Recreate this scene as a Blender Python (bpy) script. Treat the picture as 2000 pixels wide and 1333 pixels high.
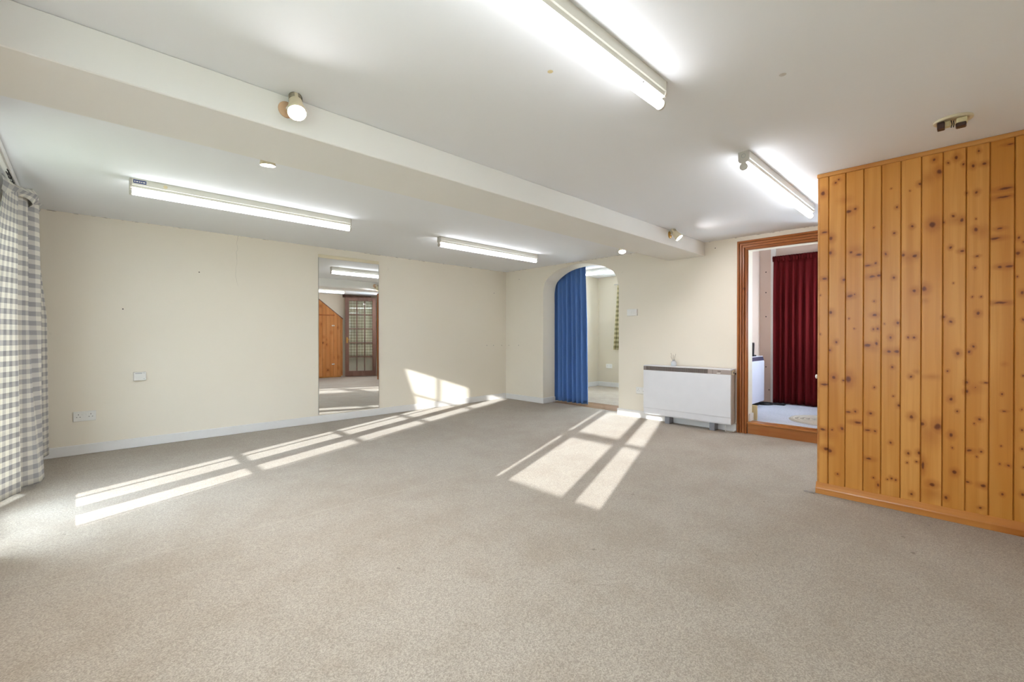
import bpy, bmesh, math, random
from mathutils import Vector, Matrix
random.seed(7)
for o in list(bpy.data.objects): bpy.data.objects.remove(o)
sc = bpy.context.scene
COL = sc.collection

# ------------------------------------------------------------------ camera
FPX, SY, PITCH, YAW = 869.055, 5.766, 0.0044855, 0.8028239
CAMZ = 1.05
cd = bpy.data.cameras.new('camera'); cam = bpy.data.objects.new('camera', cd); COL.objects.link(cam)
cam.location = (0, 0, CAMZ)
cam.rotation_euler = (math.pi/2 - PITCH, 0, YAW - math.pi/2)
cd.sensor_fit = 'HORIZONTAL'; cd.sensor_width = 36; cd.lens = FPX/2000*36
cd.shift_y = -SY/2000; cd.clip_start = 0.02
sc.camera = cam

# ------------------------------------------------------------------ world, sun, exposure
w = bpy.data.worlds.new('world'); sc.world = w; w.use_nodes = True
bg = w.node_tree.nodes['Background']
bg.inputs[0].default_value = (0.72, 0.84, 1.0, 1); bg.inputs[1].default_value = 6.2
sl = bpy.data.lights.new('sun', 'SUN'); sun = bpy.data.objects.new('sun', sl); COL.objects.link(sun)
SUND = Vector((1, 0.383, -0.327)).normalized()
sun.rotation_euler = SUND.to_track_quat('-Z', 'Y').to_euler()
sun.location = (-6, -2, 3)
sl.energy = 3.7; sl.angle = math.radians(0.55); sl.color = (1.0, 0.98, 0.98)
vs = sc.view_settings
vs.view_transform = 'Standard'; vs.look = 'None'; vs.gamma = 1.0; vs.use_curve_mapping = False
vs.exposure = 1.74
TUBE_E = 3.9
SPOT_E = 520.0

# ------------------------------------------------------------------ measured sizes (metres)
YL, XF, H = 5.490, 5.158, 2.129          # mirror wall, arch wall, ceiling
XW, YB = -0.42, -0.42                    # window wall, back wall
PX, PY = 3.549, 0.716                    # pine partition face and its free end
BY0, BY1, BZ = 2.144, 2.591, 1.9716      # ceiling beam
XG = -0.43                               # glass line

def ray(u, v):
    c, s = math.cos(YAW), math.sin(YAW)
    r = Vector((s, -c, 0)); f = Vector((c, s, 0)); up = Vector((0, 0, 1))
    cp, sp = math.cos(PITCH), math.sin(PITCH)
    return r*((u-1000)/FPX) + (up*cp+f*sp)*(-(v-666.5+SY)/FPX) + (f*cp-up*sp)
def on(u, v, axis, val):
    """pixel -> point on the wall / floor / ceiling plane it belongs to"""
    d = ray(u, v); C = Vector((0, 0, CAMZ)); return C + d*((val-C[axis])/d[axis])

# ------------------------------------------------------------------ helpers: materials
def lin(c):
    f = lambda x: x/12.92 if x <= .04045 else ((x+.055)/1.055)**2.4
    return tuple(f(x/255) for x in c)
MATS = {}
class NT:
    def __init__(s, name):
        s.m = bpy.data.materials.new(name); s.m.use_nodes = True; s.t = s.m.node_tree; s.n = s.t.nodes
        s.b = s.n['Principled BSDF']; s.out = s.n['Material Output']
    def add(s, typ, **kw):
        n = s.n.new(typ)
        for k, v in kw.items(): setattr(n, k, v)
        return n
    def link(s, a, b): s.t.links.new(a, b)
    def sock(s, n, i, v):
        if hasattr(v, 'is_output') or isinstance(v, bpy.types.NodeSocket): s.link(v, n.inputs[i])
        else: n.inputs[i].default_value = v
    def math(s, op, a, b=0.0, c=None):
        n = s.add('ShaderNodeMath', operation=op); s.sock(n, 0, a); s.sock(n, 1, b)
        if c is not None: s.sock(n, 2, c)
        return n.outputs[0]
    def vmath(s, op, a, b):
        n = s.add('ShaderNodeVectorMath', operation=op); s.sock(n, 0, a); s.sock(n, 1, b)
        return n.outputs['Value'] if op in ('LENGTH', 'DOT_PRODUCT') else n.outputs[0]
    def mix(s, f, a, b):
        n = s.add('ShaderNodeMix', data_type='RGBA')
        s.sock(n, 0, f); s.sock(n, 6, a if not isinstance(a, tuple) else (*a[:3], 1)); s.sock(n, 7, b if not isinstance(b, tuple) else (*b[:3], 1))
        return n.outputs[2]
    def noise(s, vec, scale, detail=2.0, rough=.5):
        n = s.add('ShaderNodeTexNoise'); s.link(vec, n.inputs['Vector'])
        n.inputs['Scale'].default_value = scale; n.inputs['Detail'].default_value = detail; n.inputs['Roughness'].default_value = rough
        return n.outputs[0], n.outputs[1]
    def ramp(s, v, a, b, lo=0.0, hi=1.0, smooth=True):
        n = s.add('ShaderNodeMapRange', interpolation_type='SMOOTHSTEP' if smooth else 'LINEAR')
        s.sock(n, 0, v)
        for i, x in enumerate((a, b, lo, hi)): n.inputs[1+i].default_value = x
        return n.outputs[0]
    def pos(s): return s.add('ShaderNodeNewGeometry').outputs['Position']
    def bump(s, h, strength=.3, dist=.002):
        n = s.add('ShaderNodeBump'); n.inputs['Strength'].default_value = strength; n.inputs['Distance'].default_value = dist
        s.link(h, n.inputs['Height']); s.link(n.outputs[0], s.b.inputs['Normal'])
    def color(s, v): s.sock(s.b, 'Base Color', v if not isinstance(v, tuple) else (*v[:3], 1))
def simple(name, rgb, rough=.5, metal=0.0, spec=.5, lin_in=False):
    k = NT(name); c = rgb if lin_in else lin(rgb)
    p = k.pos(); n, _ = k.noise(p, 9, 3)
    k.color(k.mix(k.ramp(n, .3, .7, 0, .12), c, tuple(x*.82 for x in c)))
    k.b.inputs['Roughness'].default_value = rough; k.b.inputs['Metallic'].default_value = metal
    k.b.inputs['Specular IOR Level'].default_value = spec
    return k.m
def emis(name, rgb, strength):
    k = NT(name); k.color((.8, .8, .8)); k.b.inputs['Emission Color'].default_value = (*rgb, 1); k.b.inputs['Emission Strength'].default_value = strength
    return k.m

def wall_mat(name, rgb, crack=False):
    k = NT(name); p = k.pos(); c = lin(rgb)
    n1, _ = k.noise(p, 1.3, 3); n2, _ = k.noise(p, 60, 3)
    col = k.mix(k.ramp(n1, .3, .75, 0, .16), c, tuple(x*y for x, y in zip(c, (.93, .90, .85))))
    # small scuffs
    n3, _ = k.noise(p, 7, 5, .65)
    col = k.mix(k.ramp(n3, .70, .78, 0, .18), col, tuple(x*.6 for x in c))
    if crack:
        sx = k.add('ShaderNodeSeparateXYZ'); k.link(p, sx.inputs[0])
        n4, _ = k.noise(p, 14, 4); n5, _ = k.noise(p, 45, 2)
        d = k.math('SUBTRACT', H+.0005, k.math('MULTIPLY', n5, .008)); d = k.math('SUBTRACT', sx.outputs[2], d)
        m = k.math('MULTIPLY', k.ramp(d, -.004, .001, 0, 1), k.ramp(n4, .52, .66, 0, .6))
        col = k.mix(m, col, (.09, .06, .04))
        # hair crack wandering down the plaster
        n6, _ = k.noise(p, 5, 3)
        cx = k.math('ADD', k.math('MULTIPLY', n6, .12), 1.14)
        dd = k.math('ABSOLUTE', k.math('SUBTRACT', sx.outputs[0], cx))
        m2 = k.math('MULTIPLY', k.ramp(dd, .0008, .003, .35, 0), k.math('MULTIPLY', k.ramp(sx.outputs[2], 1.55, 1.65, 0, 1), k.ramp(sx.outputs[1], YL-.05, YL-.02, 0, 1)))
        col = k.mix(m2, col, tuple(x*.45 for x in c))
    k.color(col); k.b.inputs['Roughness'].default_value = .75; k.b.inputs['Specular IOR Level'].default_value = .25
    k.bump(n2, .12, .002)
    return k.m

def carpet_mat(name, light, dark, marks=True):
    k = NT(name); p = k.pos()
    fine, _ = k.noise(p, 250, 3, .8); mid, _ = k.noise(p, 90, 3, .6); n1, _ = k.noise(p, 1.1, 3, .55); n2, _ = k.noise(p, 4.5, 4, .6)
    L, D = lin(light), lin(dark)
    f = k.math('ADD', k.math('MULTIPLY', n1, .55), k.math('MULTIPLY', n2, .45))
    col = k.mix(k.ramp(f, .38, .66), L, D)
    tuft = k.add('ShaderNodeTexVoronoi', voronoi_dimensions='2D'); tuft.inputs['Scale'].default_value = 270; k.link(p, tuft.inputs['Vector'])
    tr = k.add('ShaderNodeSeparateColor'); k.link(tuft.outputs['Color'], tr.inputs[0])
    col = k.mix(k.ramp(tr.outputs[0], 0, 1, 0, .62, False), col, tuple(x*.36 for x in D))
    col = k.mix(k.ramp(fine, .36, .64, 0, .35), col, tuple(x*.5 for x in D))
    col = k.mix(k.ramp(mid, .55, .75, 0, .22), col, tuple(x*.55 for x in D))
    if marks:
        v = k.add('ShaderNodeTexVoronoi'); v.voronoi_dimensions = '2D'; v.inputs['Scale'].default_value = 3.8; v.inputs['Randomness'].default_value = 1
        nz = k.noise(p, 22, 2)[1]
        wp = k.vmath('ADD', p, k.vmath('MULTIPLY', k.vmath('SUBTRACT', nz, (.5, .5, .5)), (.09, .03, 0)))
        k.link(wp, v.inputs['Vector'])
        rnd = k.add('ShaderNodeSeparateColor'); k.link(v.outputs['Color'], rnd.inputs[0])
        size = k.math('MULTIPLY', k.math('MULTIPLY', rnd.outputs[0], rnd.outputs[1]), .06)
        m = k.ramp(k.math('DIVIDE', v.outputs['Distance'], size), .6, 1.1, .55, 0)
        col = k.mix(k.math('MULTIPLY', m, k.ramp(rnd.outputs[2], .5, .55)), col, tuple(x*.33 for x in D))
    if marks:
        A, B = on(655, 992, 2, 0), on(985, 907, 2, 0); t = (B-A).normalized(); nn = Vector((-t.y, t.x, 0))
        dl = k.math('ABSOLUTE', k.math('SUBTRACT', k.vmath('DOT_PRODUCT', p, tuple(nn)), A.dot(nn)))
        col = k.mix(k.ramp(dl, .002, .010, .12, 0), col, tuple(min(1, x*1.25) for x in L))
    k.color(col); k.b.inputs['Roughness'].default_value = .95; k.b.inputs['Specular IOR Level'].default_value = .1
    k.b.inputs['Sheen Weight'].default_value = .15
    k.bump(k.math('ADD', fine, k.math('MULTIPLY', mid, .3)), .25, .004)
    return k.m

def wood_mat(name, light, mid, knots=None, axis=2, seed=0.0, rough=.38, voro=0.0, cross=1):
    """axis = grain direction; knots = [(a, b, ra, rb, strength)] with a along `cross`, b along the grain"""
    k = NT(name); p = k.pos(); L, M = lin(light), lin(mid)
    off = k.vmath('ADD', p, (seed*3.1, seed*1.7, seed*2.3))
    sc_ = [38.0]*3; sc_[axis] = 1.1
    n1, _ = k.noise(k.vmath('MULTIPLY', off, tuple(sc_)), 1.0, 4, .6)
    sc2 = [9.0]*3; sc2[axis] = .9
    n2, _ = k.noise(k.vmath('MULTIPLY', off, tuple(sc2)), 1.0, 2, .5)
    col = k.mix(k.ramp(n2, .3, .7), L, M)
    col = k.mix(k.ramp(n1, .42, .66, 0, .30), col, tuple(x*y for x, y in zip(M, (.78, .66, .5))))
    warp = k.noise(off, 32, 3)[1]
    wp = k.vmath('ADD', p, k.vmath('MULTIPLY', k.vmath('SUBTRACT', warp, (.5, .5, .5)), (.014, .014, .014)))
    dark, halo = None, None
    if knots:
        for (a, b, ra, rb, st) in knots:
            c = [0, 0, 0]; c[cross] = a; c[axis] = b
            q = [0, 0, 0]; q[cross] = 1/ra; q[axis] = 1/rb
            d = k.vmath('LENGTH', k.vmath('MULTIPLY', k.vmath('SUBTRACT', wp, tuple(c)), tuple(q)), (0, 0, 0))
            if st < 1: hd = k.math('DIVIDE', d, 1.0)
            dk = k.math('ADD', d, 0.0 if st >= 1 else 9.0)
            dark = dk if dark is None else k.math('MINIMUM', dark, dk)
            hh = d if st >= 1 else k.math('ADD', k.math('MULTIPLY', d, 1.3), 1.5)
            halo = hh if halo is None else k.math('MINIMUM', halo, hh)
    elif voro:
        v = k.add('ShaderNodeTexVoronoi'); v.inputs['Scale'].default_value = voro
        k.link(k.vmath('ADD', wp, (seed*5.3, seed*2.9, seed*7.7)), v.inputs['Vector'])
        rnd = k.add('ShaderNodeSeparateColor'); k.link(v.outputs['Color'], rnd.inputs[0])
        size = k.math('ADD', k.math('MULTIPLY', rnd.outputs[0], .11), .02)
        d = k.math('DIVIDE', v.outputs['Distance'], size)
        dark, halo = d, d
    if dark is not None:
        col = k.mix(k.ramp(halo, .9, 4.2, .55, 0), col, lin((158, 84, 28)))
        col = k.mix(k.ramp(dark, .45, 1.3, .92, 0), col, lin((100, 46, 16)))
    k.color(col); k.b.inputs['Roughness'].default_value = rough; k.b.inputs['Specular IOR Level'].default_value = .35
    k.bump(n1, .08, .001)
    return k.m

def check_mat(name, cream, grey, period, transl=.35, duty=.5):
    k = NT(name); uv = k.add('ShaderNodeUVMap').outputs[0]
    sx = k.add('ShaderNodeSeparateXYZ'); k.link(uv, sx.inputs[0])
    def stripe(s):
        f = k.math('FRACT', k.math('DIVIDE', s, period))
        return k.math('MULTIPLY', k.ramp(f, 0.0, .03), k.ramp(f, duty, duty+.03, 1, 0))
    a = stripe(sx.outputs[0]); b = stripe(sx.outputs[1])
    s = k.math('MULTIPLY', k.math('ADD', k.math('MULTIPLY', a, .40), k.math('MULTIPLY', b, .60)), 1.0)
    n, _ = k.noise(k.vmath('MULTIPLY', uv, (900, 900, 1)), 1, 1)
    col = k.mix(s, lin(cream), lin(grey)); col = k.mix(k.ramp(n, .3, .7, 0, .12), col, tuple(x*.6 for x in lin(grey)))
    k.color(col); k.b.inputs['Roughness'].default_value = .9; k.b.inputs['Specular IOR Level'].default_value = .1
    tr = k.add('ShaderNodeBsdfTranslucent'); k.link(col, tr.inputs[0])
    mx = k.add('ShaderNodeMixShader'); mx.inputs[0].default_value = transl
    k.link(k.b.outputs[0], mx.inputs[1]); k.link(tr.outputs[0], mx.inputs[2]); k.link(mx.outputs[0], k.out.inputs[0])
    return k.m
def cloth_mat(name, rgb, transl=.05):
    k = NT(name); c = lin(rgb); uv = k.add('ShaderNodeUVMap').outputs[0]
    n, _ = k.noise(k.vmath('MULTIPLY', uv, (60, 3, 1)), 1, 4, .7)
    k.color(k.mix(k.ramp(n, .35, .7, 0, .30), c, tuple(x*.7 for x in c)))
    k.b.inputs['Roughness'].default_value = .85; k.b.inputs['Specular IOR Level'].default_value = .15
    return k.m
def glass_mat(name, refl=.05):
    k = NT(name); t = k.add('ShaderNodeBsdfTransparent'); t.inputs[0].default_value = (.96, .98, .97, 1)
    g = k.add('ShaderNodeBsdfGlossy'); g.inputs['Roughness'].default_value = .02
    mx = k.add('ShaderNodeMixShader'); mx.inputs[0].default_value = refl
    k.link(t.outputs[0], mx.inputs[1]); k.link(g.outputs[0], mx.inputs[2]); k.link(mx.outputs[0], k.out.inputs[0])
    return k.m

M = dict(
    cream=wall_mat('cream_paint', (237, 229, 213), True),
    cream2=wall_mat('cream_paint_alcove', (222, 212, 192)),
    pinkish=wall_mat('pale_hall_paint', (216, 194, 181)),
    ceil=wall_mat('ceiling_paint', (238, 239, 241)),
    beam=wall_mat('beam_paint', (238, 236, 230)),
    gloss=simple('white_gloss', (233, 231, 228), .35),
    carpet=carpet_mat('beige_carpet', (191, 180, 165), (179, 165, 148)),
    carpet2=carpet_mat('alcove_carpet', (200, 186, 166), (176, 158, 136), False),
    carpet3=carpet_mat('hall_carpet', (214, 214, 224), (196, 196, 208), False),
    pine=wood_mat('pine_trim', (206, 148, 82), (190, 128, 62), None, 1, 1, .35, 3.0, 2),
    plinth=wood_mat('pine_plinth', (206, 142, 78), (188, 122, 58), [(.56, .03, .012, .02, 1), (.33, .04, .018, .03, 1), (.02, .05, .02, .04, 1), (.66, .03, .006, .008, 1), (-.17, .05, .02, .02, 1)], 1, 9, .22, 0, 2) if False else wood_mat('pine_plinth', (206, 142, 78), (188, 122, 58), None, 1, 9, .22, 3.2, 2),
    pineZ=wood_mat('pine_architrave_upright', (176, 108, 52), (150, 84, 36), None, 2, 2, .35, 5.0, 1),
    pineY=wood_mat('pine_architrave_head', (176, 108, 52), (150, 84, 36), None, 1, 3, .35, 5.0, 2),
    step=wood_mat('pine_step', (182, 120, 62), (160, 98, 46), None, 1, 4, .3, 4.0, 2),
    thresh=wood_mat('oak_threshold', (150, 112, 74), (126, 90, 56), None, 1, 5, .45),
    darkwood=wood_mat('dark_brown_door_wood', (132, 100, 86), (108, 78, 66), None, 2, 6, .4),
    plas=simple('white_plastic', (236, 234, 228), .35),
    cream_plas=simple('cream_plastic', (226, 214, 184), .4),
    old_plas=simple('yellowed_plastic', (222, 208, 164), .45),
    brown_plas=simple('brown_plastic', (64, 42, 36), .35),
    rose=simple('beige_plastic', (214, 176, 140), .45),
    brass=simple('brass', (200, 160, 90), .3, 1.0),
    batten=simple('white_enamel', (222, 220, 208), .35),
    battencap=simple('grey_lampholder', (196, 190, 180), .5),
    bluelab=simple('blue_sticker', (70, 84, 130), .5),
    dark=simple('dark_hole', (40, 32, 28), .8),
    black=simple('black_plastic', (30, 28, 32), .5),
    grey=simple('grey_metal', (150, 152, 158), .5),
    silver=simple('brushed_metal', (180, 178, 172), .35, .9),
    heatw=simple('heater_white', (226, 226, 228), .35),
    heatb=simple('heater_beige', (190, 178, 162), .45),
    heatc=simple('heater_panel_taupe', (172, 158, 150), .5),
    heatg=simple('heater_grille_grey', (138, 128, 122), .5),
    heatd=simple('heater_dark_slot', (76, 68, 66), .6),
    heatl=simple('heater_lilac_white', (214, 212, 226), .4),
    heatp=simple('heater_dark_strip', (70, 62, 84), .5),
    ply=simple('plywood', (214, 196, 150), .7),
    mat=simple('woven_jute', (182, 172, 158), .95),
    mat2=simple('woven_jute_light', (204, 194, 180), .95),
    stone=simple('lawn', (112, 118, 92), .95),
    check=check_mat('cream_grey_check', (236, 231, 219), (170, 167, 167), .066, .22),
    check2=check_mat('cream_green_check', (232, 222, 180), (146, 136, 92), .09),
    check3=check_mat('pale_door_check', (252, 248, 232), (196, 188, 158), .075),
    blue=cloth_mat('blue_cloth', (98, 134, 194)),
    red=cloth_mat('red_cloth', (84, 10, 14)),
    glass=glass_mat('window_glass', .05), glass2=glass_mat('door_glass', .03), bottle=simple('pale_bottle_glass', (214, 218, 222), .12),
    tube=emis('tube_glow', (.91, .94, 1.0), TUBE_E), lamp=emis('lamp_glow', (.98, .965, 1.0), SPOT_E), lamp2=emis('lamp_glow_dim', (1.0, .965, 1.0), SPOT_E*.5),
    liquid=simple('diffuser_liquid', (205, 205, 200), .2), reed=simple('reed', (120, 96, 66), .8),
)
mk_ = NT('mirror_silver'); mk_.color((.93, .94, .93)); mk_.b.inputs['Metallic'].default_value = 1; mk_.b.inputs['Roughness'].default_value = .012
M['mirror'] = mk_.m

# ------------------------------------------------------------------ helpers: objects
def root(name, loc, label, cat, group=None, rotz=0.0, kind=None):
    o = bpy.data.objects.new(name, None); COL.objects.link(o); o.location = loc; o.rotation_euler = (0, 0, rotz); o.empty_display_size = .05
    tag(o, label, cat, group, kind); return o
def tag(o, label, cat=None, group=None, kind=None):
    o['label'] = label
    if cat: o['category'] = cat
    if group: o['group'] = group
    if kind: o['kind'] = kind
    return o
def base_of(o):
    v = Vector((0, 0, 0))
    while o is not None: v += Vector(o.location); o = o.parent
    return v
def mk(name, verts, faces, mat, parent=None, local=False, smooth=False, uvs=None, label=None):
    verts = [Vector(v) for v in verts]
    if parent is None:
        lo = [min(v[i] for v in verts) for i in range(3)]; hi = [max(v[i] for v in verts) for i in range(3)]
        org = Vector(((lo[0]+hi[0])/2, (lo[1]+hi[1])/2, lo[2]))
    else: org = Vector((0, 0, 0)) if local else base_of(parent)
    me = bpy.data.meshes.new(name); me.from_pydata([v-org for v in verts], [], faces)
    bm = bmesh.new(); bm.from_mesh(me); bmesh.ops.recalc_face_normals(bm, faces=bm.faces); bm.to_mesh(me); bm.free()
    if uvs:
        ul = me.uv_layers.new(name='UVMap')
        for l in me.loops: ul.data[l.index].uv = uvs[l.vertex_index]
    me.materials.append(mat)
    if smooth:
        for p in me.polygons: p.use_smooth = True
    o = bpy.data.objects.new(name, me); COL.objects.link(o)
    if parent is None: o.location = org
    else: o.parent = parent
    if label: o['label'] = label
    return o
def boxgeo(x0, x1, y0, y1, z0, z1, bev=0.0, seg=1):
    bm = bmesh.new(); bmesh.ops.create_cube(bm, size=1)
    for v in bm.verts: v.co = Vector((x0+(v.co.x+.5)*(x1-x0), y0+(v.co.y+.5)*(y1-y0), z0+(v.co.z+.5)*(z1-z0)))
    if bev: bmesh.ops.bevel(bm, geom=bm.edges[:], offset=bev, segments=seg, affect='EDGES', profile=.5)
    bm.verts.index_update(); g = ([v.co.copy() for v in bm.verts], [[v.index for v in f.verts] for f in bm.faces]); bm.free(); return g
def join(*gs):
    V, F = [], []
    for v, f in gs:
        n = len(V); V += list(v); F += [[i+n for i in q] for q in f]
    return V, F
def box(name, x0, x1, y0, y1, z0, z1, mat, parent=None, bev=0.0, local=False, seg=1, label=None):
    return mk(name, *boxgeo(min(x0, x1), max(x0, x1), min(y0, y1), max(y0, y1), min(z0, z1), max(z0, z1), bev, seg), mat, parent, local, label=label)
def frame_of(axis):
    a = Vector(axis).normalized(); t = Vector((0, 0, 1)) if abs(a.z) < .9 else Vector((1, 0, 0))
    u = a.cross(t).normalized(); return a, u, a.cross(u).normalized()
def lathegeo(org, axis, prof, n=32, cap=True):
    """prof = [(distance along axis, radius)]"""
    a, u, v = frame_of(axis); org = Vector(org); V, F = [], []
    for d, r in prof:
        for i in range(n):
            t = 2*math.pi*i/n; V.append(org + a*d + (u*math.cos(t)+v*math.sin(t))*max(r, 1e-5))
    for j in range(len(prof)-1):
        for i in range(n): F.append([j*n+i, j*n+(i+1) % n, (j+1)*n+(i+1) % n, (j+1)*n+i])
    if cap: F.append(list(range(n))); F.append([(len(prof)-1)*n+i for i in range(n)])
    return V, F
def lathe(name, org, axis, prof, mat, parent=None, n=32, smooth=True, local=False, label=None):
    return mk(name, *lathegeo(org, axis, prof, n), mat, parent, local, smooth, label=label)
def tubegeo(pts, r, n=8):
    pts = [Vector(p) for p in pts]; V, F = [], []
    for i, p in enumerate(pts):
        d = (pts[min(i+1, len(pts)-1)]-pts[max(i-1, 0)]); a, u, v = frame_of(d)
        for k in range(n):
            t = 2*math.pi*k/n; V.append(p+(u*math.cos(t)+v*math.sin(t))*r)
    for i in range(len(pts)-1):
        for k in range(n): F.append([i*n+k, i*n+(k+1) % n, (i+1)*n+(k+1) % n, (i+1)*n+k])
    F.append(list(range(n))); F.append([(len(pts)-1)*n+k for k in range(n)])
    return V, F
def prismgeo(poly, a0, a1, axis):
    """poly in the two other axes (in x,y,z order), extruded along axis"""
    n = len(poly); V = []
    for a in (a0, a1):
        for p in poly:
            c = list(p); c.insert(axis, a); V.append(Vector(c))
    F = [[i, (i+1) % n, n+(i+1) % n, n+i] for i in range(n)] + [list(range(n)), list(range(n, 2*n))]
    return V, F
def copy_tree(o, parent=None):
    c = o.copy(); COL.objects.link(c); c.parent = parent
    for ch in list(o.children): copy_tree(ch, c)
    return c
def S(o, label, cat='room'): return tag(o, label, cat, kind='structure')

# ================================================================== THE ROOM SHELL
TH = .12
S(box('floor', XW-.25, XF+.21, YB-.1, YL+.1, -.1, 0, M['carpet']), 'beige cut-pile carpet over the whole main room floor', 'floor')
ceiling = S(box('ceiling', XW-.3, 5.70, YB-.1, YL+.1, H, H+.1, M['ceil']), 'flat off-white painted ceiling of the main room', 'ceiling')
S(box('ceiling_beam', XW, XF, BY0, BY1, BZ, H, M['beam'], bev=.004), 'boxed white beam crossing under the ceiling', 'beam')
wall_left = S(box('wall_left', XW-.3, XF+.276, YL, YL+TH, 0, H, M['cream']), 'long cream wall that carries the tall mirror', 'wall')
S(box('wall_back', XW-.3, 5.75, YB-TH, YB, 0, H, M['cream']), 'cream wall behind the open glazed door', 'wall')

# --- arch wall: outline pieces around the arch and the doorway
AR = [(4.645, 0.0), (4.645, 1.60), (4.644, 1.75), (4.600, 1.890), (4.463, 1.991), (4.278, 2.063), (4.025, 2.094), (3.833, 2.087), (3.604, 2.035), (3.472, 1.984), (3.365, 1.908), (3.313, 1.813), (3.290, 1.70), (3.287, 1.60), (3.287, 0.0)]
def smooth_curve(pts, n=4):
    out = []
    for i in range(len(pts)-1):
        p0, p1, p2, p3 = pts[max(i-1, 0)], pts[i], pts[i+1], pts[min(i+2, len(pts)-1)]
        for k in range(n):
            t = k/n
            out.append(tuple(.5*((2*b)+(c-a)*t+(2*a-5*b+4*c-d)*t*t+(-a+3*b-3*c+d)*t**3) for a, b, c, d in zip(p0, p1, p2, p3)))
    return out+[pts[-1]]
arc = [AR[0]] + smooth_curve(AR[1:-1]) + [AR[-1]]
DY0, DY1, DZ = 1.045, 1.690, 1.980       # doorway opening
WE = 0.945                               # free end of the arch wall
XA = XF+.276; XD = XF+.160
V1 = prismgeo([(YL, 0), (YL, H), (2.6, H), (2.6, 0)] + [(y, z) for y, z in reversed(arc)], XF, XA, 0)
V2 = prismgeo([(2.6, 0), (2.6, H), (WE, H), (WE, 0), (DY0, 0), (DY0, DZ), (DY1, DZ), (DY1, 0)], XF, XD, 0)
wall_far = S(mk('wall_far', *join(V1, V2), M['cream']), 'cream wall with the arched opening and the doorway', 'wall')
# lobby recess behind the pine partition
S(mk('wall_lobby_side', *join(*[boxgeo(5.65, 5.75, a, b, c, d) for a, b, c, d in ((YB, .16, 0, 2.45), (.74, WE, 0, 2.45), (.16, .74, 0, .85), (.16, .74, 1.92, 2.45))]), M['cream2']), 'cream side wall of the small lobby with an added window', 'wall')
w5 = S(root('window_added_lobby', (5.70, .45, .85), '', ''), 'narrow unseen window added to light the lobby from the side', 'window')  # made-up window, brings light to the glazed door and stair boarding
mk('frame', *join(*[boxgeo(5.68, 5.72, a, b, c, d) for a, b, c, d in ((.16, .20, .85, 1.92), (.70, .74, .85, 1.92), (.20, .70, .85, .89), (.20, .70, 1.88, 1.92))]), M['gloss'], w5)
mk('pane', *boxgeo(5.698, 5.702, .20, .70, .89, 1.88), M['glass'], w5)
S(box('wall_lobby_header', XD, 5.65, WE-.05, WE, H, 2.5, M['cream2']), 'cream header above the step between lobby and hall', 'wall')
S(box('floor_lobby', XF+.21, 5.65, YB, WE, -.1, 0, M['carpet']), 'beige carpet of the lobby behind the partition', 'floor')

# --- window wall with the French doors and the casement window
FD0, FD1, FDT = 2.72, 4.43, 1.93
W0, W1, WB, WT = .22, 1.96, .80, 1.95
ww = [(YB, W0, 0, H), (W1, FD0, 0, H), (FD1, YL, 0, H), (W0, W1, 0, WB), (W0, W1, WT, H), (FD0, FD1, FDT, H)]
S(mk('wall_window', *join(*[boxgeo(XW-.16, XW, a, b, c, d) for a, b, c, d in ww]), M['cream']), 'cream outer wall with the French doors', 'wall')
S(box('trim_curtain_batten', XW, -.318, 2.3, 5.40, 2.085, H, M['gloss'], bev=.003), 'white timber batten above the curtain rail', 'trim')
S(box('ground', -14, XW-.16, -8, 14, -.25, -.12, M['stone']), 'unseen dull green lawn added outside the French doors, toned to temper bounce light', 'ground')  # out-of-view ground added for bounce, kept dark so the ceiling gets less

# French doors: each leaf has stiles/rails, glazing bars and panes
fd = S(root('door_1', (XG, 3.572, 0), 'white French doors with small panes behind the checked curtains', 'door'), 'white French doors with small panes behind the checked curtains', 'door')
def slat(x0, x1, y0, y1, z0, z1): return boxgeo(x0, x1, min(y0, y1), max(y0, y1), z0, z1, .003)
mk('frame', *join(slat(XG-.05, XG+.05, FD0, FD0+.04, 0, FDT), slat(XG-.05, XG+.05, FD1-.04, FD1, 0, FDT), slat(XG-.05, XG+.05, FD0+.04, FD1-.04, FDT-.04, FDT), slat(XG-.06, XG+.02, FD0+.04, FD1-.04, 0, .025)), M['gloss'], fd)
for sgn, y_in, y_out in ((1, 3.574, FD1-.042), (-1, 3.570, FD0+.042)):
    a = 3.572 + sgn*.083; b = y_out - sgn*.075; z0, z1 = .125, 1.80
    lf = mk('leaf', *join(slat(XG-.02, XG+.02, y_in, a, .03, 1.885), slat(XG-.02, XG+.02, b, y_out, .03, 1.885), slat(XG-.02, XG+.02, a, b, .03, z0), slat(XG-.02, XG+.02, a, b, z1, 1.885)), M['gloss'], fd)
    for i in (1, 2): yy = a+(b-a)*i/3; mk('glazing_bar', *slat(XG-.015, XG+.015, yy-.011, yy+.011, z0, z1), M['gloss'], lf)
    for j in range(1, 5): zz = z0+(z1-z0)*j/5; mk('glazing_bar', *slat(XG-.014, XG+.014, a, b, zz-.012, zz+.012), M['gloss'], lf)
    for i in range(3):
        for j in range(5):
            ya, yb = sorted((a+(b-a)*i/3, a+(b-a)*(i+1)/3)); za, zb = z0+(z1-z0)*j/5, z0+(z1-z0)*(j+1)/5
            mk('pane', *boxgeo(XG-.002, XG+.002, ya+.011, yb-.011, za+.012, zb-.012), M['glass'], lf)
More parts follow.
